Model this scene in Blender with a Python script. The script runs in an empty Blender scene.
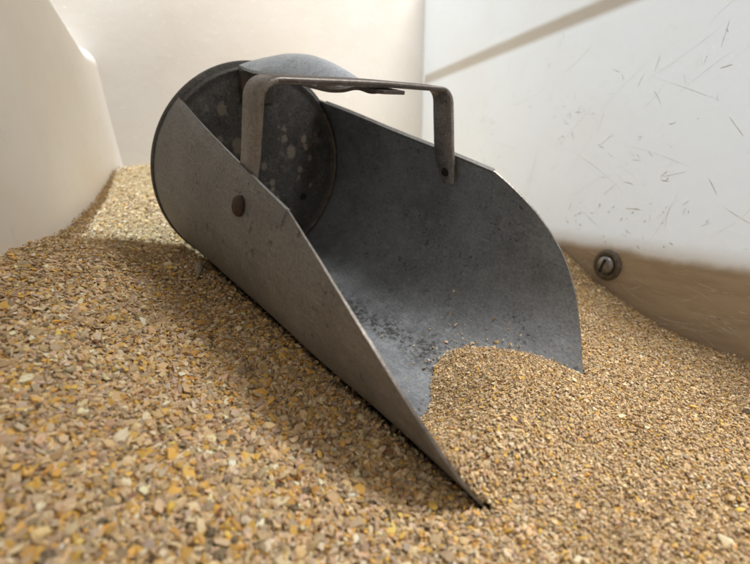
import bpy, bmesh, math, random
import numpy as np
from mathutils import Matrix, Vector

random.seed(7)
rng = np.random.default_rng(11)
S = 0.065                      # scoop radius in metres; layout below is in scoop radii
ZO = 3.0                       # camera height above the bin floor, in scoop radii
C = bpy.context.scene.collection
scene = bpy.context.scene

# ------------------------------------------------------------------ camera
PITCH = math.radians(13.108)
cam = bpy.data.cameras.new("camera")
cam.sensor_fit = 'HORIZONTAL'
cam.sensor_width = 36.0
cam.lens = 21.026
cam.clip_start = 0.005
cam.clip_end = 50
cam.dof.use_dof = True
cam.dof.focus_distance = 3.0 * S
cam.dof.aperture_fstop = 10.0
camo = bpy.data.objects.new("camera", cam)
C.objects.link(camo)
camo.location = (0, 0, ZO * S)
camo.rotation_euler = (math.pi / 2 - PITCH, 0, 0)
scene.camera = camo

# ------------------------------------------------------------------ light
world = bpy.data.worlds.new("World")
scene.world = world
world.use_nodes = True
bg = world.node_tree.nodes["Background"]
bg.inputs[0].default_value = (1.0, 0.965, 0.92, 1)
bg.inputs[1].default_value = 0.64

BA = np.array([0.392, -0.92])          # along the side wall, towards the camera
BA = BA / np.linalg.norm(BA)
BB = np.array([BA[1], -BA[0]])         # across the bin, right wall to left wall
TOL = np.array([*(0.20 * BB + 0.015 * BA), 0.975])
TOL = TOL / np.linalg.norm(TOL)        # towards the daylight opening
ld = bpy.data.lights.new("daylight_opening", 'AREA')
ld.shape = 'DISK'
ld.size = 0.024
ld.energy = 112
ld.color = (0.68, 0.84, 1.0)
lo = bpy.data.objects.new("daylight_opening", ld)
C.objects.link(lo)
lo.location = Vector(TOL * 2.5) + Vector((0.0, 5 * S, 2 * S))
lo.rotation_euler = Vector(TOL).to_track_quat('Z', 'Y').to_euler()

# unseen soft lamp added at upper right to brighten the heap and mouth
DD = np.array([0.36, -0.03, 0.92])
DD = DD / np.linalg.norm(DD)
dl_ = bpy.data.lights.new("soft_lamp", 'AREA')
dl_.shape = 'RECTANGLE'
dl_.size = 0.30
dl_.size_y = 0.42
dl_.energy = 13.0
dl_.color = (1.0, 0.97, 0.93)
do_ = bpy.data.objects.new("soft_lamp", dl_)
C.objects.link(do_)
do_.location = Vector(DD * 1.0) + Vector((0.03, 0.17, (ZO - 1.0) * S))
do_.rotation_euler = Vector(DD).to_track_quat('Z', 'Y').to_euler()

scene.view_settings.view_transform = 'Standard'
scene.view_settings.look = 'None'
scene.view_settings.gamma = 1.0
scene.view_settings.exposure = 0.0
scene.cycles.max_bounces = 10
scene.cycles.diffuse_bounces = 6


# ------------------------------------------------------------------ helpers
def W(p):
    """layout point(s), scoop radii with the lens at the origin -> metres"""
    p = np.asarray(p, float)
    return (p + np.array([0, 0, ZO])) * S


def link(name, me, mat, parent=None):
    o = bpy.data.objects.new(name, me)
    C.objects.link(o)
    if mat is not None:
        for m in (mat if isinstance(mat, (list, tuple)) else [mat]):
            me.materials.append(m)
    if parent is not None:
        o.parent = parent
    return o


def tag(o, label=None, cat=None, group=None, kind=None):
    for k, v in (("label", label), ("category", cat), ("group", group), ("kind", kind)):
        if v:
            o[k] = v
    return o


def empty(name, loc=(0, 0, 0)):
    o = bpy.data.objects.new(name, None)
    o.empty_display_size = 0.02
    C.objects.link(o)
    o.location = loc
    return o


def mesh(name, v, f, smooth=True):
    me = bpy.data.meshes.new(name)
    me.from_pydata([tuple(map(float, q)) for q in v], [], [tuple(int(i) for i in q) for q in f])
    me.update()
    if smooth:
        me.polygons.foreach_set("use_smooth", [True] * len(me.polygons))
    return me


class NT:
    """small node builder"""
    def __init__(self, name):
        self.m = bpy.data.materials.new(name)
        self.m.use_nodes = True
        self.t = self.m.node_tree
        self.b = self.t.nodes["Principled BSDF"]
        self.tc = self.t.nodes.new("ShaderNodeTexCoord")

    def n(self, typ, **kw):
        x = self.t.nodes.new(typ)
        for k, v in kw.items():
            setattr(x, k, v)
        return x

    def set(self, sock, v):
        if hasattr(v, "is_output") or isinstance(v, bpy.types.NodeSocket):
            self.t.links.new(v, sock)
        else:
            if isinstance(v, tuple) and len(v) == 3 and sock.type == 'RGBA':
                v = (*v, 1)
            sock.default_value = v

    def noise(self, scale, detail=4, rough=0.6, vec=None, dist=0.0):
        x = self.n("ShaderNodeTexNoise")
        x.inputs["Scale"].default_value = scale
        x.inputs["Detail"].default_value = detail
        x.inputs["Roughness"].default_value = rough
        x.inputs["Distortion"].default_value = dist
        self.t.links.new(vec or self.tc.outputs["Object"], x.inputs["Vector"])
        return x.outputs["Fac"]

    def voro(self, scale, feature='F1', vec=None):
        x = self.n("ShaderNodeTexVoronoi", feature=feature)
        x.inputs["Scale"].default_value = scale
        self.t.links.new(vec or self.tc.outputs["Object"], x.inputs["Vector"])
        return x

    def ramp(self, fac, a, b, c0=0.0, c1=1.0):
        x = self.n("ShaderNodeMapRange", interpolation_type='SMOOTHSTEP')
        self.set(x.inputs["Value"], fac)
        x.inputs["From Min"].default_value = a
        x.inputs["From Max"].default_value = b
        x.inputs["To Min"].default_value = c0
        x.inputs["To Max"].default_value = c1
        return x.outputs["Result"]

    def math(self, op, a, b=None, c=None):
        x = self.n("ShaderNodeMath", operation=op)
        self.set(x.inputs[0], a)
        if b is not None:
            self.set(x.inputs[1], b)
        if c is not None:
            self.set(x.inputs[2], c)
        return x.outputs[0]

    def mix(self, fac, a, b):
        x = self.n("ShaderNodeMix", data_type='RGBA')
        self.set(x.inputs["Factor"], fac)
        self.set(x.inputs[6], a)
        self.set(x.inputs[7], b)
        return x.outputs[2]

    def stretch(self, sx, sy, sz, rot=(0, 0, 0)):
        x = self.n("ShaderNodeMapping")
        x.inputs["Scale"].default_value = (sx, sy, sz)
        x.inputs["Rotation"].default_value = rot
        self.t.links.new(self.tc.outputs["Object"], x.inputs["Vector"])
        return x.outputs[0]

    def bump(self, h, strength=0.3, dist=0.001):
        x = self.n("ShaderNodeBump")
        x.inputs["Strength"].default_value = strength
        x.inputs["Distance"].default_value = dist
        self.t.links.new(h, x.inputs["Height"])
        self.t.links.new(x.outputs[0], self.b.inputs["Normal"])

    def out(self, col=None, rough=None, metal=None, spec=None):
        for k, v in (("Base Color", col), ("Roughness", rough), ("Metallic", metal), ("Specular IOR Level", spec)):
            if v is not None:
                self.set(self.b.inputs[k], v)
        return self.m


# ------------------------------------------------------------------ materials
def wall_mat(name, low_shade=False, rough_bump=0.08, base=(0.84, 0.80, 0.74), warm=(0.80, 0.735, 0.65)):
    k = NT(name)
    n1 = k.noise(7, 5, 0.6)
    n2 = k.noise(60, 4, 0.7)
    col = k.mix(k.ramp(n1, .35, .7), base, warm)
    col = k.mix(k.ramp(n2, .58, .75, 0, .25), col, (0.66, 0.60, 0.50))
    for rot, th_ in (((.5, .3, .2), .70), ((-.4, .9, .5), .71)):
        fine = k.noise(34, 2, .45, k.stretch(1, 14, 14, rot))
        col = k.mix(k.ramp(fine, th_, th_ + .03, 0, .5), col, (0.84, 0.82, 0.78))
    if low_shade:  # shade of the lower wall painted into the base colour
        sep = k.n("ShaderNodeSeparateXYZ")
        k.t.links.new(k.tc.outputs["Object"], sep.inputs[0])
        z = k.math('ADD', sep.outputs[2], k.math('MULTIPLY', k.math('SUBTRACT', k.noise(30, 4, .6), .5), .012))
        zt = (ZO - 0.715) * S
        shade_dust_mask = k.ramp(z, zt - .004, zt + .003, .92, 0.0)
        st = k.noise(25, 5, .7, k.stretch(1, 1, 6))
        shade_col = k.mix(k.ramp(st, .35, .7), (0.36, 0.27, 0.175), (0.45, 0.355, 0.25))
        col = k.mix(shade_dust_mask, col, shade_col)
    k.bump(k.math('ADD', k.noise(240, 3, .6), k.math('MULTIPLY', k.noise(40, 2, .5), 2.0)), rough_bump, .0008)
    return k.out(col, k.ramp(n2, .3, .7, .42, .6), 0.0, .4)


M_WALL = wall_mat("white_plastic_wall")
M_WALLB = wall_mat("pebbled_plastic_wall", rough_bump=.16, base=(.70, .655, .60), warm=(.66, .595, .52))
M_WALLR = wall_mat("scuffed_plastic_wall", low_shade=True, base=(.79, .785, .765), warm=(.76, .735, .69))


def plain(name, col, rough=.6, metal=0.0, var=.3, scale=300):
    k = NT(name)
    n1 = k.noise(scale, 4, .65)
    dark = tuple(c * (1 - var) for c in col)
    return k.out(k.mix(k.ramp(n1, .35, .65), col, dark), rough, metal)


M_SCR_D = plain("dark_scuff", (0.57, 0.52, 0.42), .8)
M_SCR_M = plain("faint_scuff", (0.58, 0.55, 0.48), .7)
M_SCR_L = plain("pale_scuff", (0.62, 0.55, 0.45), .7)
M_WOOD = plain("board", (0.55, 0.5, 0.42), .7)


def steel(name, base, dark, patina, speck, metal=.55, rough=(.42, .62), rust=0.0, mott=.5):
    k = NT(name)
    n1 = k.noise(22, 6, .65)
    n2 = k.noise(130, 5, .7)
    n3 = k.noise(520, 3, .6)
    col = k.mix(k.ramp(n1, .28, .74), base, dark)
    col = k.mix(k.ramp(n2, .40, .75, 0, .6), col, patina)
    lin = k.noise(60, 4, .65, k.stretch(.12, 1, 1))
    col = k.mix(k.ramp(lin, .5, .75, 0, .45), col, dark)
    pits = k.math('MULTIPLY', k.ramp(k.noise(380, 4, .6), .58, .66), k.ramp(k.noise(45, 5, .7), .42, .62))
    col = k.mix(k.math('MULTIPLY', pits, .75), col, (0.03, 0.028, 0.026))
    col = k.mix(k.ramp(n3, .62, .76, 0, speck), col, (0.42, 0.41, 0.40))
    if rust:
        r = k.ramp(k.noise(35, 6, .75), .56, .70, 0, rust)
        col = k.mix(r, col, (0.16, 0.075, 0.04))
    mot = k.noise(750, 5, .75)
    col = k.mix(k.ramp(mot, .38, .66, 0, mott), col, tuple(c * .55 for c in dark))
    for rot in ((.3, .2, .1), (1.2, -.4, .9), (-.5, .8, -1.1)):
        scr = k.noise(70, 2, .4, k.stretch(1, 26, 26, rot))
        col = k.mix(k.ramp(scr, .70, .74, 0, .30), col, tuple(min(1, c * 1.7) for c in patina))
    k.bump(k.math('ADD', k.math('MULTIPLY', n2, 1.0), k.math('MULTIPLY', n3, .7)), .25, .0007)
    return k, col, k.ramp(n2, .3, .7, rough[0], rough[1]), metal


def fin(t):
    k, col, r, m = t
    return k.out(col, r, m)


def inside(t):
    """a grimy streak along the scoop's floor"""
    k, col, r, m = t
    sep = k.n("ShaderNodeSeparateXYZ")
    k.t.links.new(k.tc.outputs["Object"], sep.inputs[0])
    off = k.math('ADD', k.math('ADD', sep.outputs[1], k.math('MULTIPLY', sep.outputs[0], -.10)), k.math('MULTIPLY', k.math('SUBTRACT', k.noise(40, 5, .7), .5), .03))
    band = k.ramp(k.math('ABSOLUTE', off), .003, .015, 1, 0)
    low = k.ramp(sep.outputs[2], -.055, -.035, 1, 0)
    col = k.mix(k.math('MULTIPLY', k.math('MULTIPLY', band, low), k.ramp(k.noise(330, 5, .75), .44, .58, .12, .9)), col, (0.035, 0.033, 0.031))
    return k.out(col, r, m)


M_OUT = fin(steel("galvanised_outside", (0.238, 0.236, 0.233), (0.17, 0.167, 0.163), (0.29, 0.288, 0.284), .18, .45, (.5, .66), .06))
M_IN = inside(steel("galvanised_inside", (0.30, 0.322, 0.347), (0.18, 0.19, 0.202), (0.37, 0.395, 0.42), .40, .45, (.5, .66), .04))
M_EDGE = fin(steel("worn_edge", (0.27, 0.25, 0.23), (0.16, 0.14, 0.12), (0.3, 0.28, 0.26), .3, .6, (.4, .55), .2))
M_STRAP = fin(steel("strap_iron", (0.27, 0.25, 0.232), (0.12, 0.108, 0.098), (0.33, 0.31, 0.29), .5, .5, (.45, .62), .65))
M_GRIP = fin(steel("grip_sheet", (0.45, 0.50, 0.56), (0.32, 0.355, 0.40), (0.52, 0.57, 0.63), .3, .5, (.34, .5), .05))  # pale blue daylight on the grip put into its base colour
M_TAB = fin(steel("rusty_iron", (0.115, 0.095, 0.083), (0.06, 0.047, 0.04), (0.16, 0.14, 0.125), .3, .45, (.5, .68), .8))
M_RUST = plain("rust", (0.062, 0.036, 0.027), .75, .2, .5, 500)
M_DARK = plain("hole_shadow", (0.012, 0.011, 0.010), .9)
M_SCREW = fin(steel("screw_zinc", (0.42, 0.41, 0.40), (0.25, 0.24, 0.23), (0.5, 0.49, 0.47), .3, .7, (.3, .45)))
M_WASH = plain("weathered_washer", (0.17, 0.145, 0.115), .6, .3, .4, 400)

# back plate: dark steel with dried drips at fixed places (y, z, radius) on the plate
k, col, r, m = steel("back_plate_steel", (0.095, 0.092, 0.088), (0.055, 0.052, 0.049), (0.15, 0.146, 0.140), .6, .5, (.5, .68), .3, .75)
col = k.mix(k.ramp(k.noise(75, 6, .75), .55, .66, 0, .45), col, (0.19, 0.18, 0.165))
col = k.mix(k.ramp(k.noise(95, 6, .75), .56, .66, 0, .7), col, (0.028, 0.026, 0.024))
sep = k.n("ShaderNodeSeparateXYZ")
k.t.links.new(k.tc.outputs["Object"], sep.inputs[0])
wob = k.math('MULTIPLY', k.math('SUBTRACT', k.noise(420, 5, .75), .5), .0052)
for (py, pz, pr) in ((.368, .182, .052), (.285, .317, .033), (.482, -.017, .03), (.139, -.125, .03), (.285, .41, .026), (.46, -.10, .018),
                     (-.36, .60, .045), (-.12, .50, .05), (-.22, .27, .06), (.52, .30, .03), (.14, -.2, .02), (.55, .22, .024), (.60, .10, .02),
                     (-.4, .33, .03), (.05, .05, .03), (.2, -.3, .02), (-.55, .2, .03), (.62, -.2, .02)):
    dy = k.math('SUBTRACT', sep.outputs[1], py * S)
    dz = k.math('MULTIPLY', k.math('SUBTRACT', sep.outputs[2], pz * S), .75)
    dd = k.math('ADD', k.math('SQRT', k.math('ADD', k.math('MULTIPLY', dy, dy), k.math('MULTIPLY', dz, dz))), wob)
    col = k.mix(k.ramp(dd, pr * S * .75, pr * S * 1.2, .55, 0), col, (0.30, 0.255, 0.20))
M_PLATE = k.out(col, r, m)

# grain: colour comes with every kernel
k = NT("cracked_grain")
at = k.n("ShaderNodeAttribute", attribute_name="kernel")
n1 = k.noise(900, 3, .6)
col = k.mix(k.ramp(n1, .35, .7, 0, .35), at.outputs["Color"], (0.58, 0.47, 0.29))
k.bump(n1, .25, .0003)
M_GRAIN = k.out(col, .75, 0, .25)
k = NT("grain_dust")
v = k.voro(420)
hs = k.n("ShaderNodeSeparateColor")
k.t.links.new(v.outputs["Color"], hs.inputs[0])
col = k.mix(hs.outputs[0], (0.26, 0.18, 0.09), (0.48, 0.35, 0.18))
k.bump(v.outputs["Distance"], .8, .001)
M_BED = k.out(col, .9, 0, .1)

# ------------------------------------------------------------------ the bin
CO = np.array([0.87, 8.5])                      # back right corner in plan


def wall_pt(u, z):
    return np.array([*(CO + BA * u), z])


bin_ = empty("feed_bin", W((0, 4, -3)))
tag(bin_, "white plastic feed bin with scuffed side wall and brown shade painted on its lower edge around the grain", "feed bin")
BL = Vector(bin_.location)


def bin_part(name, v, f, mat, smooth=False):
    o = link(name, mesh(name, v, f, smooth), mat, bin_)
    o.matrix_parent_inverse = Matrix.Translation(-BL)
    return o


def slab(name, p0, p1, p2, p3, n, th, mat):
    """a panel with thickness: four face corners and the outward normal to its back"""
    q = [np.array(p, float) for p in (p0, p1, p2, p3)]
    b = [p + np.array(n) * th for p in q]
    v = W(np.array(q + b))
    f = [(0, 1, 2, 3), (7, 6, 5, 4), (0, 4, 5, 1), (1, 5, 6, 2), (2, 6, 7, 3), (3, 7, 4, 0)]
    return bin_part(name, v, f, mat)


NR = np.array([*(-BB), 0])                      # out through the right wall
NB = np.array([*(-BA), 0])                      # out through the back wall
tops = [(0, 3.8), (2, 3.1), (4, 2.3), (5.9, 1.65), (7.5, 1.0), (11.2, .6)]
wv = [wall_pt(a, z) + NR * o_ for o_ in (0, .12) for a, t in tops for z in (-3, t)]
nt_ = len(tops) * 2
wf = []
for i in range(len(tops) - 1):
    a = 2 * i
    wf += [(a, a + 2, a + 3, a + 1), (nt_ + a, nt_ + a + 1, nt_ + a + 3, nt_ + a + 2), (a + 1, a + 3, nt_ + a + 3, nt_ + a + 1), (a, nt_ + a, nt_ + a + 2, a + 2)]
wf += [(0, 1, nt_ + 1, nt_), (nt_ - 2, 2 * nt_ - 2, 2 * nt_ - 1, nt_ - 1)]
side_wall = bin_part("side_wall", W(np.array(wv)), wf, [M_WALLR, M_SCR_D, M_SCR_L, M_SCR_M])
bl = CO + BB * 8.5
slab("back_wall", [*(CO + BB * -.12), -3], [*bl, -3], [*bl, 4.2], [*(CO + BB * -.12), 4.2], NB, .12, M_WALLB)
slab("floor", [*CO, -3.0], [*(CO + BA * 11.2)] + [-3.0], [*(CO + BA * 11.2 + BB * 8)] + [-3.0], [*(CO + BB * 8), -3.0], (0, 0, -1), .1, M_WALL)

# left wall: a moulded panel, its face leaning, with a rounded shoulder and a rounded far end
NLz = 40
prof = []                                       # (offset outwards to the left, height)
for z in np.linspace(-3, 1.22, 24):
    prof.append((0.10 * (z + 0.2) if z > -.2 else 0.0, z))
for a in np.linspace(0, math.pi * .47, 9)[1:]:
    prof.append((.142 + .22 * (1 - math.cos(a)), 1.22 + .22 * math.sin(a)))
prof.append((.75, 1.47))
prof.append((.80, 1.40))
prof.append((.80, 1.0))
path = []                                       # (x, y, nx, ny) n points to the left, outwards
d0 = np.array([-0.306, .952])
n0 = np.array([-.952, -.306])
P0 = np.array([-2.6, 3.0]) - d0 * 6
P1 = np.array([-3.66, 6.30])
for t in np.linspace(0, 1, 30):
    path.append((*(P0 + (P1 - P0) * t), *n0))
cx = P1 - n0 * .32
for a in np.linspace(0, math.radians(74), 14)[1:]:
    nn = n0 * math.cos(a) + d0 * math.sin(a)
    path.append((*(cx + nn * .32), *nn))
v, f = [], []
for (x, y, nx, ny) in path:
    for (o_, z) in prof:
        v.append((x + nx * o_, y + ny * o_, z + (max(0, z + 1) / 2.2) * (.28 + .28 * max(0, 6.3 - y))))
npf = len(prof)
for i in range(len(path) - 1):
    for j in range(npf - 1):
        a = i * npf + j
        f.append((a, a + npf, a + npf + 1, a + 1))
bin_part("moulded_wall", W(v), f, M_WALL, True)

slab("front_wall", [*(CO + BA * 11.2 + BB * -.12), -3], [*(CO + BA * 11.2 + BB * 8.5), -3], [*(CO + BA * 11.2 + BB * 8.5), 1.0], [*(CO + BA * 11.2 + BB * -.12), 1.0], [*BA, 0], .12, M_WALL)
# unseen board and bar added to cast shadow lines on wall and grain
LZ = 5.0


LPOS = np.array(lo.location) / S - np.array([0, 0, ZO])


def plan_from(pt, z):
    """follow the daylight from pt up to height z"""
    pt = np.array(pt, float)
    return pt + (LPOS - pt) * (z - pt[2]) / (LPOS[2] - pt[2])


e1 = plan_from((*(CO + BA * 4.3), -.90), LZ)     # over the line on the side wall
e2 = plan_from((-2.2, 4.2, -.58), LZ)             # over the line on the grain
e1ab = ((e1[:2] - CO) @ BA, (e1[:2] - CO) @ BB)
e2ab = ((e2[:2] - CO) @ BA, (e2[:2] - CO) @ BB)


def ab(a, b, z):
    return [*(CO + BA * a + BB * b), z]


lb = e2ab[1] - 1.25  # step in the edge keeps daylight off the scoop's inside
lp = [(e2ab[0] - .55, e1ab[1]), (10.5, e1ab[1]), (10.5, 9.5), (e2ab[0], 9.5), (e2ab[0], lb), (e2ab[0] - .55, lb)]
lv = [ab(a, b, LZ + o_) for o_ in (0, .2) for a, b in lp]
lf = [tuple(range(6)), tuple(range(11, 5, -1))] + [(i, i + 6, (i + 1) % 6 + 6, (i + 1) % 6) for i in range(6)]
bin_part("shadow_board", W(np.array(lv)), lf, M_WOOD)


def tube(pts, rad, n=12, cap=True):
    pts = [np.array(p, float) for p in pts]
    v, f = [], []
    up = None
    for i, p in enumerate(pts):
        t = pts[min(i + 1, len(pts) - 1)] - pts[max(i - 1, 0)]
        t /= np.linalg.norm(t)
        if up is None:
            up = np.cross(t, [0.3, .2, 1])
        up = up - t * (up @ t)
        up /= np.linalg.norm(up)
        s = np.cross(t, up)
        r_ = rad[i] if hasattr(rad, '__len__') else rad
        for j in range(n):
            a = 2 * math.pi * j / n
            v.append(p + r_ * (up * math.cos(a) + s * math.sin(a)))
    for i in range(len(pts) - 1):
        for j in range(n):
            f.append((i * n + j, i * n + (j + 1) % n, (i + 1) * n + (j + 1) % n, (i + 1) * n + j))
    if cap:
        f.append(tuple(range(n))[::-1])
        f.append(tuple((len(pts) - 1) * n + j for j in range(n)))
    return np.array(v), f


RZ = 3.6
r1 = plan_from((*(CO + BA * 2.0), 1.74), RZ)
rb = (r1[:2] - CO) @ BB
ra = (plan_from((*CO, 1.74), RZ)[:2] - CO) @ BA + .05
v, f = tube([ab(ra, rb, RZ), ab(10.5, rb, RZ)], .02)
bin_part("shadow_rail", W(v), f, M_WOOD, True)  # thin unseen bar added for the shadow stripe high on the wall

# scuffs on the side wall: fine strips just proud of the face
def strokes(lst, slot):
    v, f = [], []
    for (u, z, ang, ln, w, bend) in lst:
        n = 7
        base = len(v)
        for i in range(n):
            t = i / (n - 1) - .5
            uu = u + math.cos(ang) * ln * t - math.sin(ang) * bend * (4 * t * t)
            zz = z + math.sin(ang) * ln * t + math.cos(ang) * bend * (4 * t * t)
            ww = w * (1 - (2 * t) ** 4 * .85) * (.6 + .8 * random.random())
            for s in (-1, 1):
                q = wall_pt(uu - s * ww * math.sin(ang), zz + s * ww * math.cos(ang)) - NR * .0012
                v.append(q)
            if i:
                a = base + 2 * i
                f.append((a - 2, a, a + 1, a - 1))
    bm = bmesh.new()
    bm.from_mesh(side_wall.data)
    bv = [bm.verts.new(q) for q in W(v)]
    for q in f:
        bm.faces.new([bv[i] for i in q]).material_index = slot
    bm.to_mesh(side_wall.data)
    bm.free()


lst = []
for (u, z, ang, ln, w) in ((4.3, .93, 1.1, .16, .010), (4.95, 1.55, .5, .22, .008), (4.45, 1.05, 1.3, .2, .008), (4.5, .75, -1.0, .22, .012), (5.2, .42, -.9, .26, .012),
                           (4.0, .42, .6, .25, .008), (3.3, .15, .5, .18, .006), (4.75, 0.05, .2, .3, .008), (5.3, .95, -.3, .25, .014), (5.05, .9, .1, .12, .014),
                           (4.4, -.28, .0, .22, .016), (4.75, -.35, 1.5, .3, .006), (5.1, -.05, -1.0, .2, .014), (4.1, -.1, .7, .22, .008), (3.9, -.42, -.6, .5, .006),
                           (3.6, -.3, 1.2, .12, .012), (3.9, .6, 1.3, .3, .005), (5.35, -.3, -.5, .4, .006), (5.0, 1.15, 1.4, .25, .010), (4.1, 1.0, -1.2, .1, .012)):
    lst.append((u, z, ang, ln * .8, w * .2, random.uniform(-.008, .008)))
for i in range(30):
    cu, cz = random.uniform(1.5, 5.8), random.uniform(-.6, 1.6)
    ca = random.choice((.6, 1.2, -.6, 1.5)) + random.uniform(-.3, .3)
    for _ in range(random.randint(2, 9)):                # scuffs come in loose clusters
        lst.append((cu + random.gauss(0, .16), cz + random.gauss(0, .14), ca + random.gauss(0, .45), random.uniform(.012, .11), random.choice((.0007, .001, .0016, .0026)), random.uniform(-.01, .01)))
for i in range(26):                                  # long faint scrapes
    lst.append((random.uniform(1.5, 5.8), random.uniform(-.5, 1.5), random.choice((.5, -.5, 1.1)) + random.uniform(-.3, .3), random.uniform(.3, 1.1), random.uniform(.0005, .0009), random.uniform(-.05, .05)))
for i in range(22):                                  # little specks above the screw
    lst.append((random.uniform(3.4, 4.9), random.uniform(-.66, -.25), random.uniform(-1.5, 1.5), random.uniform(.015, .05), random.uniform(.002, .006), 0))
strokes(lst[::2], 1)
strokes(lst[1::2], 3)
lst = []
for i in range(70):
    lst.append((random.uniform(3.6, 6.0), random.uniform(-1.45, -.8), random.uniform(-.5, .5), random.uniform(.08, .45), random.choice((.0015, .003, .0055)), random.uniform(-.04, .04)))
strokes(lst, 2)


def lathe(prof, n=40):
    """profile of (radius, height) -> verts round z, faces"""
    v, f = [], []
    for (r_, h) in prof:
        for j in range(n):
            a = 2 * math.pi * j / n
            v.append((r_ * math.cos(a), r_ * math.sin(a), h))
    for i in range(len(prof) - 1):
        for j in range(n):
            f.append((i * n + j, i * n + (j + 1) % n, (i + 1) * n + (j + 1) % n, (i + 1) * n + j))
    f.append(tuple(range(n))[::-1])
    f.append(tuple((len(prof) - 1) * n + j for j in range(n)))
    return np.array(v), f


def place(v, o, ax, up):
    ax = np.array(ax, float) / np.linalg.norm(ax)
    up = np.array(up, float)
    up = up - ax * (up @ ax)
    up /= np.linalg.norm(up)
    s = np.cross(up, ax)
    return np.array(o) + v[:, :1] * s + v[:, 1:2] * up + v[:, 2:3] * ax


sc0 = wall_pt(4.19, -.893)
sv, sf = lathe([(.10, .015), (.100, .035), (.092, .055), (.07, .075), (.04, .085), (.001, .088)], 36)
so = bin_part("screw", W(place(sv, sc0, -NR, (0, 0, 1))), sf, M_SCREW, True)
wv, wf = lathe([(.165, -.01), (.168, .012), (.158, .03), (.125, .04), (.105, .022), (.09, .016), (.001, .016)], 40)
wo = link("washer", mesh("washer", W(place(wv, sc0, -NR, (0, 0, 1))), wf), M_WASH, so)
bx = np.array([(x, y, z) for x in (-.013, .013) for y in (-.075, .075) for z in (.074, .0905)])
bx[:, :2] = bx[:, :2] @ np.array([[.94, -.34], [.34, .94]])
bf = [(0, 1, 3, 2), (4, 6, 7, 5), (0, 4, 5, 1), (2, 3, 7, 6), (0, 2, 6, 4), (1, 5, 7, 3)]
sl = link("slot", mesh("slot", W(place(bx, sc0, -NR, (0, 0, 1))), bf, False), M_DARK, so)

# ------------------------------------------------------------------ the scoop (own frame: x to the mouth, z up)
MS = np.array([[0.65352393, 0.75158697, 0.08957398],
               [-0.71680, 0.65300, -0.24340],
               [-0.24110, 0.09460, 0.96590]])
TS = np.array([-1.199, 4.638, 0.089])
u_, s_, vt_ = np.linalg.svd(MS)
MS = u_ @ vt_
scoop = empty("feed_scoop")
mw = Matrix.Identity(4)
for i in range(3):
    for j in range(3):
        mw[i][j] = float(MS[i, j])
    mw[i][3] = float(W(TS)[i])
scoop.matrix_world = mw
tag(scoop, "old galvanised feed scoop with strap handle lying in the grain, its mouth half full", "feed scoop")

L2 = 3.6863
SD = {-1: dict(z0=.693, z1=.359, L1=2.142, e=1.161, e2=-.278), 1: dict(z0=.698, z1=.439, L1=2.196, e=.29, e2=-.634)}


def xmax(phi, s):
    """how far forward the sheet reaches at this angle from the bottom"""
    d = SD[s]
    z = -math.cos(phi)
    if z >= d['z1']:
        return max(d['L1'] * (z - d['z0']) / (d['z1'] - d['z0']), 0.0)
    vv = (d['z1'] - z) / (d['z1'] + 1)
    return d['L1'] + (L2 - d['L1']) * (vv + vv * (1 - vv) * (d['e'] + d['e2'] * (2 * vv - 1)))


def phis(s):
    d = SD[s]
    a1 = math.acos(-d['z1'])
    a0 = math.acos(-d['z0'])
    return [a1 * t for t in np.linspace(0, 1, 61)] + [a1 + (a0 - a1) * t for t in np.linspace(0, 1, 15)[1:]]


def wob(x, y, z):
    return .007 * math.sin(2.1 * x + 1.7 * y + .4) * math.sin(1.9 * z - 1.3 * x + 1.1) + .0035 * math.sin(5.3 * x + 2.2 * z) * math.cos(4.1 * y + 1.0)


cols = [(-a, -1) for a in phis(-1)[::-1]] + [(a, 1) for a in phis(1)[1:]]
NX = 56
th = .016


def sheet_pt(phi, x, r_):
    y, z = math.sin(phi), -math.cos(phi)
    w = wob(x, y, z) * min(1, x * 2)
    return (x, (r_ + w) * y, (r_ + w) * z)


v, f, mi = [], [], []
nc = len(cols)
for layer, r_ in ((0, 1.0), (1, 1.0 - th)):
    for (phi, s) in cols:
        xm = xmax(abs(phi), s)
        jag = .003 * math.sin(phi * 37 + s) * math.sin(phi * 13.0) if abs(phi) < 1.9 else 0
        for i in range(NX):
            v.append(sheet_pt(phi, (xm + jag) * i / (NX - 1), r_))
N1 = nc * NX
for c in range(nc - 1):
    for i in range(NX - 1):
        a = c * NX + i
        f.append((a, a + 1, a + NX + 1, a + NX)); mi.append(0)
        a += N1
        f.append((a, a + NX, a + NX + 1, a + 1)); mi.append(1)
    a = c * NX + NX - 1
    f.append((a, a + N1, a + N1 + NX, a + NX)); mi.append(2)
for c in (0, nc - 1):
    for i in range(NX - 1):
        a = c * NX + i
        q = (a, a + 1, a + 1 + N1, a + N1)
        f.append(q if c else q[::-1]); mi.append(2)
me = mesh("body", np.array(v) * S, f)
me.polygons.foreach_set("material_index", mi)
try:
    me.set_sharp_from_angle(angle=math.radians(40))
except Exception:
    pass
body = link("body", me, [M_OUT, M_IN, M_EDGE], scoop)

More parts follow.
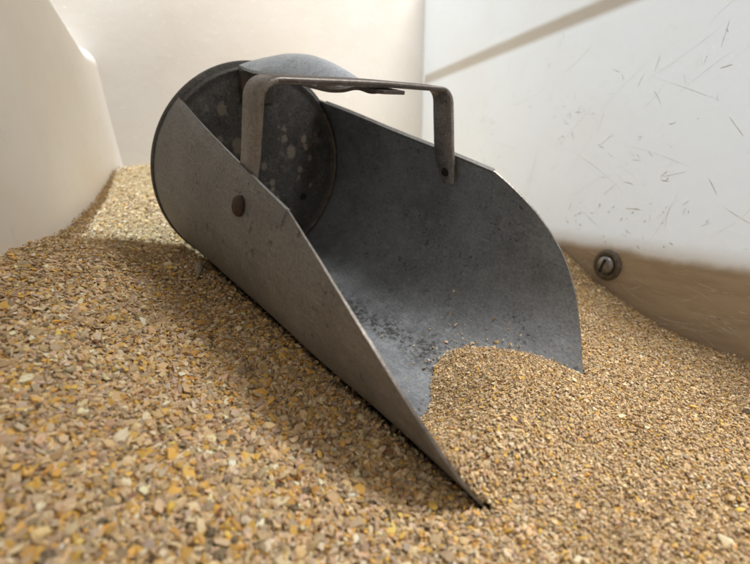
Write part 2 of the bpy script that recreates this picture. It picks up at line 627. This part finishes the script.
# folded hem along each straight edge
for s in (-1, 1):
    d = SD[s]
    v, f = [], []
    xs = np.linspace(.12, d['L1'] - .02, 40)
    wd = .09
    for x in xs:
        ze = d['z0'] + (d['z1'] - d['z0']) * x / d['L1']
        pe = math.acos(-ze)
        wv_ = wd * min(1, .35 + (x - .12) * 1.1)
        for (dp, r_) in ((.006, .978), (.006, 1.012), (-wv_, 1.013), (-wv_, 1.001)):
            v.append(sheet_pt(s * (pe + dp), x, r_))
    for i in range(len(xs) - 1):
        for j in range(4):
            q = (i * 4 + j, i * 4 + (j + 1) % 4, (i + 1) * 4 + (j + 1) % 4, (i + 1) * 4 + j)
            f.append(q if s < 0 else q[::-1])
    f.append((0, 1, 2, 3))
    n_ = (len(xs) - 1) * 4
    f.append((n_ + 3, n_ + 2, n_ + 1, n_))
    hm = mesh("hem", np.array(v) * S, f, False)
    link("hem", hm, M_OUT, body)

# back plate with a raised bead where it meets the body
pv, pf = lathe([(.012, .034), (.55, .036), (.88, .034), (.915, .034), (.935, .046), (.955, .050), (.972, .040), (.981, .02), (.9835, .004), (1.008, -.002), (1.014, -.012), (1.014, -.05), (1.0, -.062), (.96, -.064), (.93, -.03), (.3, -.03), (.012, -.03)], 128)
pv = np.stack([pv[:, 2], pv[:, 0], pv[:, 1]], 1)
link("back_plate", mesh("back_plate", pv * S, pf), M_PLATE, scoop)
bpy.data.objects["back_plate"].data.set_sharp_from_angle(angle=math.radians(35))
bead = [(.047, .945 * math.sin(a), -.945 * math.cos(a)) for a in np.linspace(-2.2, 2.2, 120)]
tv, tf = tube(bead, .010, 8)
link("bead", mesh("bead", tv * S, tf), plain("dusty_bead", (0.20, 0.15, 0.105), .7, .3, .5, 200), bpy.data.objects["back_plate"])
hv, hf = lathe([(.045, .034), (.04, .040), (.03, .036)], 20)
hv = np.stack([hv[:, 2], hv[:, 0] + .526, hv[:, 1] - .324], 1)
ho = link("rivet_hole", mesh("rivet_hole", hv * S, hf), M_DARK, bpy.data.objects["back_plate"])


# bridge strap: swept flat bar
def ribbon(pts, wdir, width, thick, up0):
    """flat bar along pts; wdir = direction of its width at each point"""
    pts = np.array(pts, float)
    n = len(pts)
    v, f = [], []
    last = None
    for i in range(n):
        t = pts[min(i + 1, n - 1)] - pts[max(i - 1, 0)]
        t /= np.linalg.norm(t)
        w = np.array(wdir[i] if isinstance(wdir, list) else wdir, float)
        w = w - t * (w @ t)
        w /= np.linalg.norm(w)
        nn = np.cross(t, w)
        hw = (width[i] if hasattr(width, '__len__') else width) / 2
        ht = thick / 2
        b = ht * .5
        for (aw, an) in ((-hw + b, -ht), (hw - b, -ht), (hw, -ht + b), (hw, ht - b), (hw - b, ht), (-hw + b, ht), (-hw, ht - b), (-hw, -ht + b)):
            v.append(pts[i] + w * aw + nn * an)
    for i in range(n - 1):
        for j in range(8):
            f.append((i * 8 + j, i * 8 + (j + 1) % 8, (i + 1) * 8 + (j + 1) % 8, (i + 1) * 8 + j))
    f.append(tuple(range(8))[::-1])
    f.append(tuple((n - 1) * 8 + j for j in range(8)))
    return np.array(v), f


def rounded(pl, rad, n=8):
    pl = [np.array(p, float) for p in pl]
    out = [pl[0]]
    for i in range(1, len(pl) - 1):
        a = pl[i - 1] - pl[i]; b = pl[i + 1] - pl[i]
        r_ = min(rad, np.linalg.norm(a) * .45, np.linalg.norm(b) * .45)
        p = pl[i] + a / np.linalg.norm(a) * r_
        q = pl[i] + b / np.linalg.norm(b) * r_
        for t in np.linspace(0, 1, n):
            out.append(p * (1 - t) ** 2 + 2 * pl[i] * t * (1 - t) + q * t * t)
    out.append(pl[-1])
    dense = []
    for i in range(len(out) - 1):
        L = np.linalg.norm(out[i + 1] - out[i])
        m_ = max(1, int(L / .08))
        for t in range(m_):
            dense.append(out[i] + (out[i + 1] - out[i]) * t / m_)
    dense.append(out[-1])
    return dense


pl = [(1.53, -.935, .16), (1.545, -.855, .44), (1.70, -.885, .985), (1.63, .0, .988), (1.545, .88, .965), (1.71, .825, .48), (1.755, .895, .235)]
pts = rounded(pl, .13)
wd = [np.array((1.0, 0.0, 0.0)) for _ in pts]
widths = []
for i, p in enumerate(pts):
    e_ = min(i, len(pts) - 1 - i)
    widths.append(.20 * (1 if e_ > 1 else (.62 if e_ == 0 else .9)))
rv, rf = ribbon(pts, wd, widths, .038, None)
bm_ = mesh("bridge_strap", rv * S, rf)
slot_ = []
for p in bm_.polygons:
    c_ = p.center / S
    slot_.append(1 if abs(c_[1]) < .80 else 0)
bm_.polygons.foreach_set("material_index", slot_)
for i, p in enumerate(bm_.polygons):
    if i < (len(pts) - 1) * 8 and i % 8 in (1, 3):
        p.material_index = 2
br = link("bridge_strap", bm_, [M_STRAP, M_TAB, M_EDGE], scoop)
br.data.set_sharp_from_angle(angle=math.radians(50))


def rivet(name, c, ax, rad, h, mat, sy=1.0, parent=br):
    v, f = lathe([(rad, 0), (rad * .98, h * .35), (rad * .8, h * .75), (rad * .45, h * .97), (.001, h)], 24)
    v = place(v, c, ax, (0, 0, 1))
    return link(name, mesh(name, v * S, f), mat, parent)


pr = 1.814
rivet("rivet", (1.613, -1.0 * math.sin(pr), -math.cos(pr)), (0, -math.sin(pr), -math.cos(pr)), .068, .035, M_RUST)
rivet("rivet", (1.615, .15, 1.005), (0, 0, 1), .095, .05, M_STRAP)
hv, hf = lathe([(.038, 0), (.036, .006), (.001, .004)], 20)
hv = place(hv, (1.735, .845, .325), (0, -1, -.28), (0, 0, 1))
link("bolt_hole", mesh("bolt_hole", hv * S, hf), M_DARK, br)

# grip: crowned sheet from the plate, over the rim, tapering to the bridge
prof = [(.062, .66, .15, 0), (.060, .80, .155, 0), (.060, .93, .165, .0), (.085, .985, .20, .01), (.16, 1.035, .27, .04), (.30, 1.085, .35, .085), (.48, 1.113, .34, .10), (.68, 1.118, .32, .105), (.90, 1.092, .285, .10),
        (1.12, 1.045, .24, .085), (1.30, .995, .20, .06), (1.42, .966, .165, .03), (1.52, .955, .15, .0), (1.62, .953, .14, 0), (1.73, .953, .13, 0), (1.765, .953, .10, 0)]
pp = np.array(prof)
tt = np.linspace(0, len(pp) - 1, 70)
pp = np.stack([np.interp(tt, np.arange(len(pp)), pp[:, i]) for i in range(4)], 1)
for _ in range(3):
    pp[1:-1] = (pp[:-2] + 2 * pp[1:-1] + pp[2:]) / 4
NWd = 15
v, f = [], []
YC = (-.02, .125)
for layer in (0, 1):
    for i, (x, z, hw, cr) in enumerate(pp):
        t = pp[min(i + 1, len(pp) - 1), :2] - pp[max(i - 1, 0), :2]
        t = t / np.linalg.norm(t)
        nn = np.array([-t[1], t[0]])
        yc = YC[0] + (YC[1] - YC[0]) * min(1, max(0, (x - .07) / .25))
        for j in range(NWd):
            q = -1 + 2 * j / (NWd - 1)
            off = -1.2 * cr * q * q * (1 + .3 * q * q) - layer * .024
            v.append((x + nn[0] * off, yc + q * hw, z + nn[1] * off))
NN = len(pp) * NWd
for i in range(len(pp) - 1):
    for j in range(NWd - 1):
        a = i * NWd + j
        f.append((a, a + NWd, a + NWd + 1, a + 1))
        a += NN
        f.append((a, a + 1, a + NWd + 1, a + NWd))
    for j in (0, NWd - 1):
        a = i * NWd + j
        q = (a, a + NN, a + NN + NWd, a + NWd)
        f.append(q if j == 0 else q[::-1])
for i in (0, len(pp) - 1):
    for j in range(NWd - 1):
        a = i * NWd + j
        q = (a, a + 1, a + 1 + NN, a + NN)
        f.append(q if i == 0 else q[::-1])
gm = mesh("grip", np.array(v) * S, f)
gm.polygons.foreach_set("material_index", [1 if p.center[0] > 1.38 * S or p.center[2] < .93 * S else 0 for p in gm.polygons])
gr = link("grip", gm, [M_GRIP, M_TAB], scoop)
gr.data.set_sharp_from_angle(angle=math.radians(45))
# rusty edge of the grip's tab on the plate
tabe = [(.068, -.185, .95), (.068, -.178, .80), (.068, -.172, .655), (.068, -.02, .65), (.068, .132, .655), (.068, .14, .95)]
tv, tf = tube(rounded(tabe, .02, 3), .012, 6)
link("rusty_seam", mesh("rusty_seam", tv * S, tf), M_RUST, gr)

# ------------------------------------------------------------------ grain
def rbf(ctrl, smooth=.004):
    c = np.array(ctrl, float)
    P = c[:, :2]
    def U(r2):
        return np.where(r2 > 1e-12, .5 * r2 * np.log(np.maximum(r2, 1e-12)), 0)
    K = U(((P[:, None] - P[None]) ** 2).sum(-1)) + smooth * np.eye(len(P))
    Q = np.c_[np.ones(len(P)), P]
    A = np.block([[K, Q], [Q.T, np.zeros((3, 3))]])
    sol = np.linalg.solve(A, np.r_[c[:, 2], np.zeros(3)])
    w, a = sol[:len(P)], sol[len(P):]
    def ev(X):
        out = np.empty(len(X))
        for i in range(0, len(X), 20000):
            x = X[i:i + 20000]
            out[i:i + 20000] = U(((x[:, None] - P[None]) ** 2).sum(-1)) @ w + a[0] + x @ a[1:]
        return out
    return ev


HA = rbf([(-1.79, 4.19, -.63), (-1.58, 3.96, -.71), (-1.31, 3.61, -.825), (-.957, 3.23, -.95), (-.664, 2.9, -1.06), (-.41, 2.59, -1.165), (-.2, 2.345, -1.25), (-.03, 2.145, -1.315),
          (.13, 1.97, -1.375), (.264, 1.837, -1.415), (.345, 1.768, -1.435), (.47, 1.67, -1.458), (.55, 1.60, -1.462),
          (-2.6, 3, -.527), (-2.93, 3.7, -.496), (-3.15, 4.4, -.44), (-3.33, 5.3, -.232), (-3.68, 6.4, .138), (-3.42, 6.6, .213), (-2.5, 5.0, -.27),
          (.9, 8.4, -.3), (-1.5, 7.4, .1), (-.3, 6.3, -.35), (1.2, 5.6, -.75),
          (2.277, 5.2, -.817), (2.486, 4.7, -1.12), (2.726, 4.14, -1.345), (2.916, 3.7, -1.44), (3.07, 3.34, -1.475), (3.6, 2.2, -1.56),
          (1.52, 2.95, -1.335), (1.7, 3.4, -1.28), (1.9, 4.2, -1.12), (2.1, 2.8, -1.41), (.72, 1.72, -1.43), (1.0, 2.0, -1.38), (1.35, 2.4, -1.36),
          (.9, 1.3, -1.49), (1.7, 1.6, -1.49), (2.6, 2.2, -1.52), (.5, .9, -1.55), (1.8, .7, -1.6), (-.4, 1.5, -1.37), (-1.2, 1.2, -1.22), (-2.2, 1.6, -.82), (-1.4, 2.2, -.99), (-.6, .6, -1.5)])
HB = rbf([(.25, 1.69, -1.15), (.30, 1.66, -1.21), (.37, 1.655, -1.31), (.47, 1.65, -1.42), (.336, 2.73, -1.53), (.363, 3.135, -1.465), (.468, 3.37, -1.376), (.7, 3.4, -1.306), (.984, 3.24, -1.296), (1.236, 3.066, -1.299),
          (1.425, 2.895, -1.333), (.64, 2.05, -1.25), (.85, 2.6, -1.23), (.31, 2.2, -1.36), (1.0, 2.0, -1.36), (1.35, 2.4, -1.345), (.72, 1.72, -1.42)])
# gentle unevenness
NZ = [(rng.uniform(2, 9), rng.uniform(0, 6.28), rng.uniform(0, 6.28)) for _ in range(14)]


def uneven(X):
    o_ = np.zeros(len(X))
    for (fr, an, ph) in NZ:
        o_ += np.sin(fr * (X[:, 0] * math.cos(an) + X[:, 1] * math.sin(an)) + ph) / fr
    return o_ * .018


XM = {s: np.array([xmax(a, s) for a in np.linspace(0, math.pi, 721)]) for s in (-1, 1)}


def xlim(phi):
    i = np.clip(np.abs(phi) / math.pi * 720, 0, 720).astype(int)
    return np.where(phi < 0, XM[-1][i], XM[1][i])


def to_scoop(P):
    return (P - TS) @ MS


# lowest height of the scoop's outside above each plan point
gx = np.arange(-3.9, 4.1, .035)
gy = np.arange(.25, 8.8, .035)
GX, GY = np.meshgrid(gx, gy, indexing='ij')
low = np.full(GX.shape, 9.0)
ph = np.linspace(-2.4, 2.4, 400)
for p in ph:
    xm = XM[-1 if p < 0 else 1][int(abs(p) / math.pi * 720)]
    if xm < .02:
        continue
    xs = np.linspace(-.06, xm, 260)
    q = np.stack([xs, np.full(260, 1.015 * math.sin(p)), np.full(260, -1.015 * math.cos(p))], 1) @ MS.T + TS
    ii = np.round((q[:, 0] - gx[0]) / .035).astype(int)
    jj = np.round((q[:, 1] - gy[0]) / .035).astype(int)
    ok = (ii >= 0) & (ii < len(gx)) & (jj >= 0) & (jj < len(gy))
    np.minimum.at(low, (ii[ok], jj[ok]), q[ok, 2])


def lowest(X):
    i = np.clip(np.round((X[:, 0] - gx[0]) / .035).astype(int), 0, len(gx) - 1)
    j = np.clip(np.round((X[:, 1] - gy[0]) / .035).astype(int), 0, len(gy) - 1)
    return low[i, j]


def surfA(X):
    h0 = HA(X) + uneven(X)
    return np.minimum(h0, lowest(X) - .03), h0


def surfB(X):
    """height of the heap in the mouth, and where it exists"""
    hb = HB(X) + .5 * uneven(X)
    ha = HA(X) + uneven(X)
    P = to_scoop(np.c_[X, hb])
    r_ = np.hypot(P[:, 1], P[:, 2])
    phi = np.arctan2(P[:, 1], -P[:, 2])
    beyond = P[:, 0] - xlim(phi)
    t = np.clip(beyond / .3, 0, 1)
    t = t * t * (3 - 2 * t)
    h = hb * (1 - t) + np.minimum(ha, hb) * t
    ok = (r_ < .99) & (P[:, 0] > 1.6) & (beyond < .6)
    return h, ok


def in_bin(X):
    rel = X - CO
    a = rel @ BA
    b = rel @ BB
    lw = (X - np.array([-2.6, 3.0])) @ n0
    return (a > .05) & (b > .03) & (lw < .35) & (X[:, 1] > .3)


verts, faces = [], []
cell = .05
bx_ = np.arange(-3.9, 4.1, cell)
by_ = np.arange(.3, 8.8, cell)
BX, BY = np.meshgrid(bx_, by_, indexing='ij')
X = np.c_[BX.ravel(), BY.ravel()]
hA, hA0 = surfA(X)
ok = ((X - CO) @ BA > -.04) & ((X - CO) @ BB > -.04)
nby = len(by_)
verts.append(np.c_[X, hA - .022])
for i in range(len(bx_) - 1):
    for j in range(nby - 1):
        q = (i * nby + j, (i + 1) * nby + j, (i + 1) * nby + j + 1, i * nby + j + 1)
        if all(ok[a] for a in q):
            faces.append(q)
cB = .03
b2x = np.arange(-.2, 2.0, cB)
b2y = np.arange(1.2, 3.8, cB)
BX, BY = np.meshgrid(b2x, b2y, indexing='ij')
XB = np.c_[BX.ravel(), BY.ravel()]
hB, okB = surfB(XB)
base = len(verts[0])
verts.append(np.c_[XB, hB - .022])
nb2 = len(b2y)
for i in range(len(b2x) - 1):
    for j in range(nb2 - 1):
        q = (i * nb2 + j, (i + 1) * nb2 + j, (i + 1) * nb2 + j + 1, i * nb2 + j + 1)
        if all(okB[a] for a in q):
            faces.append(tuple(base + a for a in q))
bedv = W(np.concatenate(verts))
nbed = len(bedv)

# kernels: irregular chips, several shapes
def icosa():
    t = (1 + 5 ** .5) / 2
    v = np.array([(-1, t, 0), (1, t, 0), (-1, -t, 0), (1, -t, 0), (0, -1, t), (0, 1, t), (0, -1, -t), (0, 1, -t), (t, 0, -1), (t, 0, 1), (-t, 0, -1), (-t, 0, 1)])
    f = np.array([(0, 11, 5), (0, 5, 1), (0, 1, 7), (0, 7, 10), (0, 10, 11), (1, 5, 9), (5, 11, 4), (11, 10, 2), (10, 7, 6), (7, 1, 8), (3, 9, 4), (3, 4, 2), (3, 2, 6), (3, 6, 8), (3, 8, 9), (4, 9, 5), (2, 4, 11), (6, 2, 10), (8, 6, 7), (9, 8, 1)])
    return v / np.linalg.norm(v[0]), f


IV, IF = icosa()
TPL = []
for i in range(24):
    v = IV @ np.linalg.qr(rng.normal(size=(3, 3)))[0]
    v = v * (1 + rng.uniform(-.32, .25, (12, 1)))
    for _ in range(2):                                # a broken face or two
        nrm = rng.normal(size=3); nrm /= np.linalg.norm(nrm)
        dd = v @ nrm
        v = v - np.outer(np.maximum(dd - rng.uniform(.3, .6), 0), nrm)
    TPL.append(v)
TPL = np.array(TPL)

PAL = np.array([(.54, .42, .26), (.46, .35, .21), (.67, .57, .41), (.64, .42, .10), (.58, .34, .09), (.33, .27, .20), (.50, .37, .28), (.74, .67, .55), (.11, .085, .06), (.22, .09, .06), (.64, .49, .32), (.49, .41, .37)]) * np.array([1.07, .985, .87])
PW_F = np.array([.22, .12, .16, .09, .04, .09, .07, .07, .016, .009, .18, .05])      # fine, right hand heap
PW_C = np.array([.15, .09, .14, .14, .07, .10, .09, .09, .03, .014, .12, .09])       # coarse, left hand
PW_F /= PW_F.sum()
PW_C /= PW_C.sum()


def scatter(n, box, surf):
    x = rng.uniform(box[0], box[1], n)
    y = rng.uniform(box[2], box[3], n)
    return np.c_[x, y]


def normals(fn, X, e=.04):
    h = fn(X); hx = fn(X + [e, 0]); hy = fn(X + [0, e])
    n = np.c_[-(hx - h) / e, -(hy - h) / e, np.ones(len(X))]
    return n / np.linalg.norm(n, axis=1)[:, None]


hfA = lambda X: HA(X) + uneven(X)
kp, kn, kcoarse = [], [], []
# outer bed: dense close to the lens, thinner far off and outside the view
def add_bed(n, x0, x1, y0, y1):
    X = scatter(n, (x0, x1, y0, y1), None)
    X = X[in_bin(X)]
    h, h0 = surfA(X)
    keep = (lowest(X) - .03 > h0 - .14)
    X, h = X[keep], h[keep]
    # leave out what no view from around the lens can reach
    keep = (np.abs(X[:, 0]) < 1.25 * X[:, 1] + .6)
    X, h = X[keep], h[keep]
    # behind the scoop the bed is out of sight
    hid = (X[:, 1] > 5.2) & (X[:, 0] > -1.2) & (X[:, 0] < 1.4)
    X, h = X[~hid], h[~hid]
    kp.append(np.c_[X, h])
    kn.append(normals(hfA, X))
    c = np.clip(.5 - .9 * (X[:, 0] - .35) , 0, 1) * np.clip(1.45 - .27 * X[:, 1], .2, 1)
    kcoarse.append(c)


add_bed(150000, -3.9, 3.6, .7, 6.9)
add_bed(100000, -2.8, 2.6, .8, 3.2)
add_bed(150000, .3, 3.6, .9, 5.4)
add_bed(30000, -1.9, .7, 1.5, 4.3)
X = scatter(150000, (-.2, 2.0, 1.2, 3.8), None)
h, okk = surfB(X)
X, h = X[okk], h[okk]
P = to_scoop(np.c_[X, h])
deep = np.hypot(P[:, 1], P[:, 2]) < .972
X, h = X[deep], h[deep]
kp.append(np.c_[X, h]); kn.append(normals(HB, X)); kcoarse.append(np.full(len(X), .0))
# loose bits left on the scoop floor round the heap
ang = rng.uniform(-.9, 1.0, 9000)
xx = rng.uniform(1.2, 3.4, 9000)
Q = np.stack([xx, .982 * np.sin(ang), -.982 * np.cos(ang)], 1) @ MS.T + TS
hb_ = HB(Q[:, :2]) + .5 * uneven(Q[:, :2])
gap = Q[:, 2] - hb_
sel = (gap > -.01) & (rng.random(9000) < np.exp(-np.maximum(gap, 0) / .04) * .6 + .0025) & (xx < xlim(ang) - .03)
kp.append(Q[sel]); kn.append((np.stack([0 * ang, -np.sin(ang), np.cos(ang)], 1) @ MS.T)[sel]); kcoarse.append(np.zeros(sel.sum()))
KP = np.concatenate(kp); KN = np.concatenate(kn); KC = np.concatenate(kcoarse)
n = len(KP)
# patchy segregation of coarse and fine
patch = np.sin(3.1 * KP[:, 0] + 1.3 * KP[:, 1]) * np.sin(2.3 * KP[:, 1] - 1.7 * KP[:, 0] + 1)
KC = np.clip(KC + .15 * patch, 0, 1)
size = np.exp(rng.normal(0, .34, n)) * (.0090 + .0118 * KC)         # half length, scoop radii
big = rng.random(n) < .012 * KC
size[big] *= rng.uniform(1.2, 1.6, big.sum())
size = np.minimum(size, .042)
shade_dust_mask = rng.random(n) < .42
size[shade_dust_mask] *= .55
asp = np.c_[np.ones(n), rng.uniform(.55, .95, n), rng.uniform(.14, .48, n)]
stick = rng.random(n) < .05
asp[stick] = [1.4, .32, .3]
# orientation: flat on the bed, tumbled
tz = KN + rng.normal(0, .42, (n, 3))
tz /= np.linalg.norm(tz, axis=1)[:, None]
ta = rng.normal(size=(n, 3))
ta -= tz * (ta * tz).sum(1)[:, None]
ta /= np.linalg.norm(ta, axis=1)[:, None]
tb = np.cross(tz, ta)
KP = KP + KN * (rng.normal(0, .010, n) - .003)[:, None]
tp = rng.integers(0, len(TPL), n)
V = TPL[tp] * asp[:, None, :] * size[:, None, None]
V = V[:, :, :1] * ta[:, None] + V[:, :, 1:2] * tb[:, None] + V[:, :, 2:3] * tz[:, None] + KP[:, None]
V = W(V.reshape(-1, 3))
F = (IF[None] + (np.arange(n) * 12)[:, None, None]).reshape(-1, 3) + nbed
cf = rng.choice(len(PAL), n, p=PW_F)
cc = rng.choice(len(PAL), n, p=PW_C)
ci = np.where(rng.random(n) < KC, cc, cf)
col = PAL[ci] * np.exp(rng.normal(0, .20, (n, 1))) * np.exp(rng.normal(0, .025, (n, 3)))
col = np.clip(col, 0, .85)

faces = np.array(faces)
me = bpy.data.meshes.new("cracked_grain")
allv = np.concatenate([bedv, V]).astype(np.float32)
me.vertices.add(len(allv))
me.vertices.foreach_set("co", allv.ravel())
nq, nt = len(faces), len(F)
me.loops.add(nq * 4 + nt * 3)
me.loops.foreach_set("vertex_index", np.concatenate([faces.ravel(), F.ravel()]).astype(np.int32))
me.polygons.add(nq + nt)
me.polygons.foreach_set("loop_start", np.concatenate([np.arange(nq) * 4, nq * 4 + np.arange(nt) * 3]).astype(np.int32))
me.polygons.foreach_set("material_index", np.concatenate([np.zeros(nq), np.ones(nt)]).astype(np.int32))
me.polygons.foreach_set("use_smooth", np.concatenate([np.ones(nq), np.zeros(nt)]).astype(bool))
at = me.attributes.new("kernel", 'FLOAT_COLOR', 'POINT')
vc = np.concatenate([np.full((nbed, 4), .3), np.c_[np.repeat(col, 12, 0), np.ones(n * 12)]]).astype(np.float32)
at.data.foreach_set("color", vc.ravel())
me.update(calc_edges=True)
g = link("cracked_grain", me, [M_BED, M_GRAIN])
tag(g, "coarse cracked corn and oat feed heaped across the bin and into the scoop", "grain", kind="stuff")
print("kernels", n)

# a pale husk lying beside the scoop
hx = np.array([-1.52, 3.72])
zz = float(hfA(hx[None])[0])
v, f = [], []
for i in range(9):
    t = i / 8 - .5
    w = .034 * math.sqrt(max(1 - (2 * t) ** 2, .03))
    for j in range(10):
        a = 2 * math.pi * j / 10
        v.append((w * math.cos(a) * (1 + .25 * math.sin(3 * i)), t * .22, w * .6 * math.sin(a) + .03 * (1 - 4 * t * t)))
for i in range(8):
    for j in range(10):
        f.append((i * 10 + j, i * 10 + (j + 1) % 10, (i + 1) * 10 + (j + 1) % 10, (i + 1) * 10 + j))
f.append(tuple(range(10))[::-1]); f.append(tuple(80 + j for j in range(10)))
hk = link("husk", mesh("husk", np.array(v) * S, f, False), plain("husk", (0.36, 0.31, 0.24), .8, 0, .4, 900))
hk.location = W((*hx, zz + .02))
hk.rotation_euler = (.35, .1, .25)
tag(hk, "pale grey husk lying on the grain beside the scoop's left side", "husk")
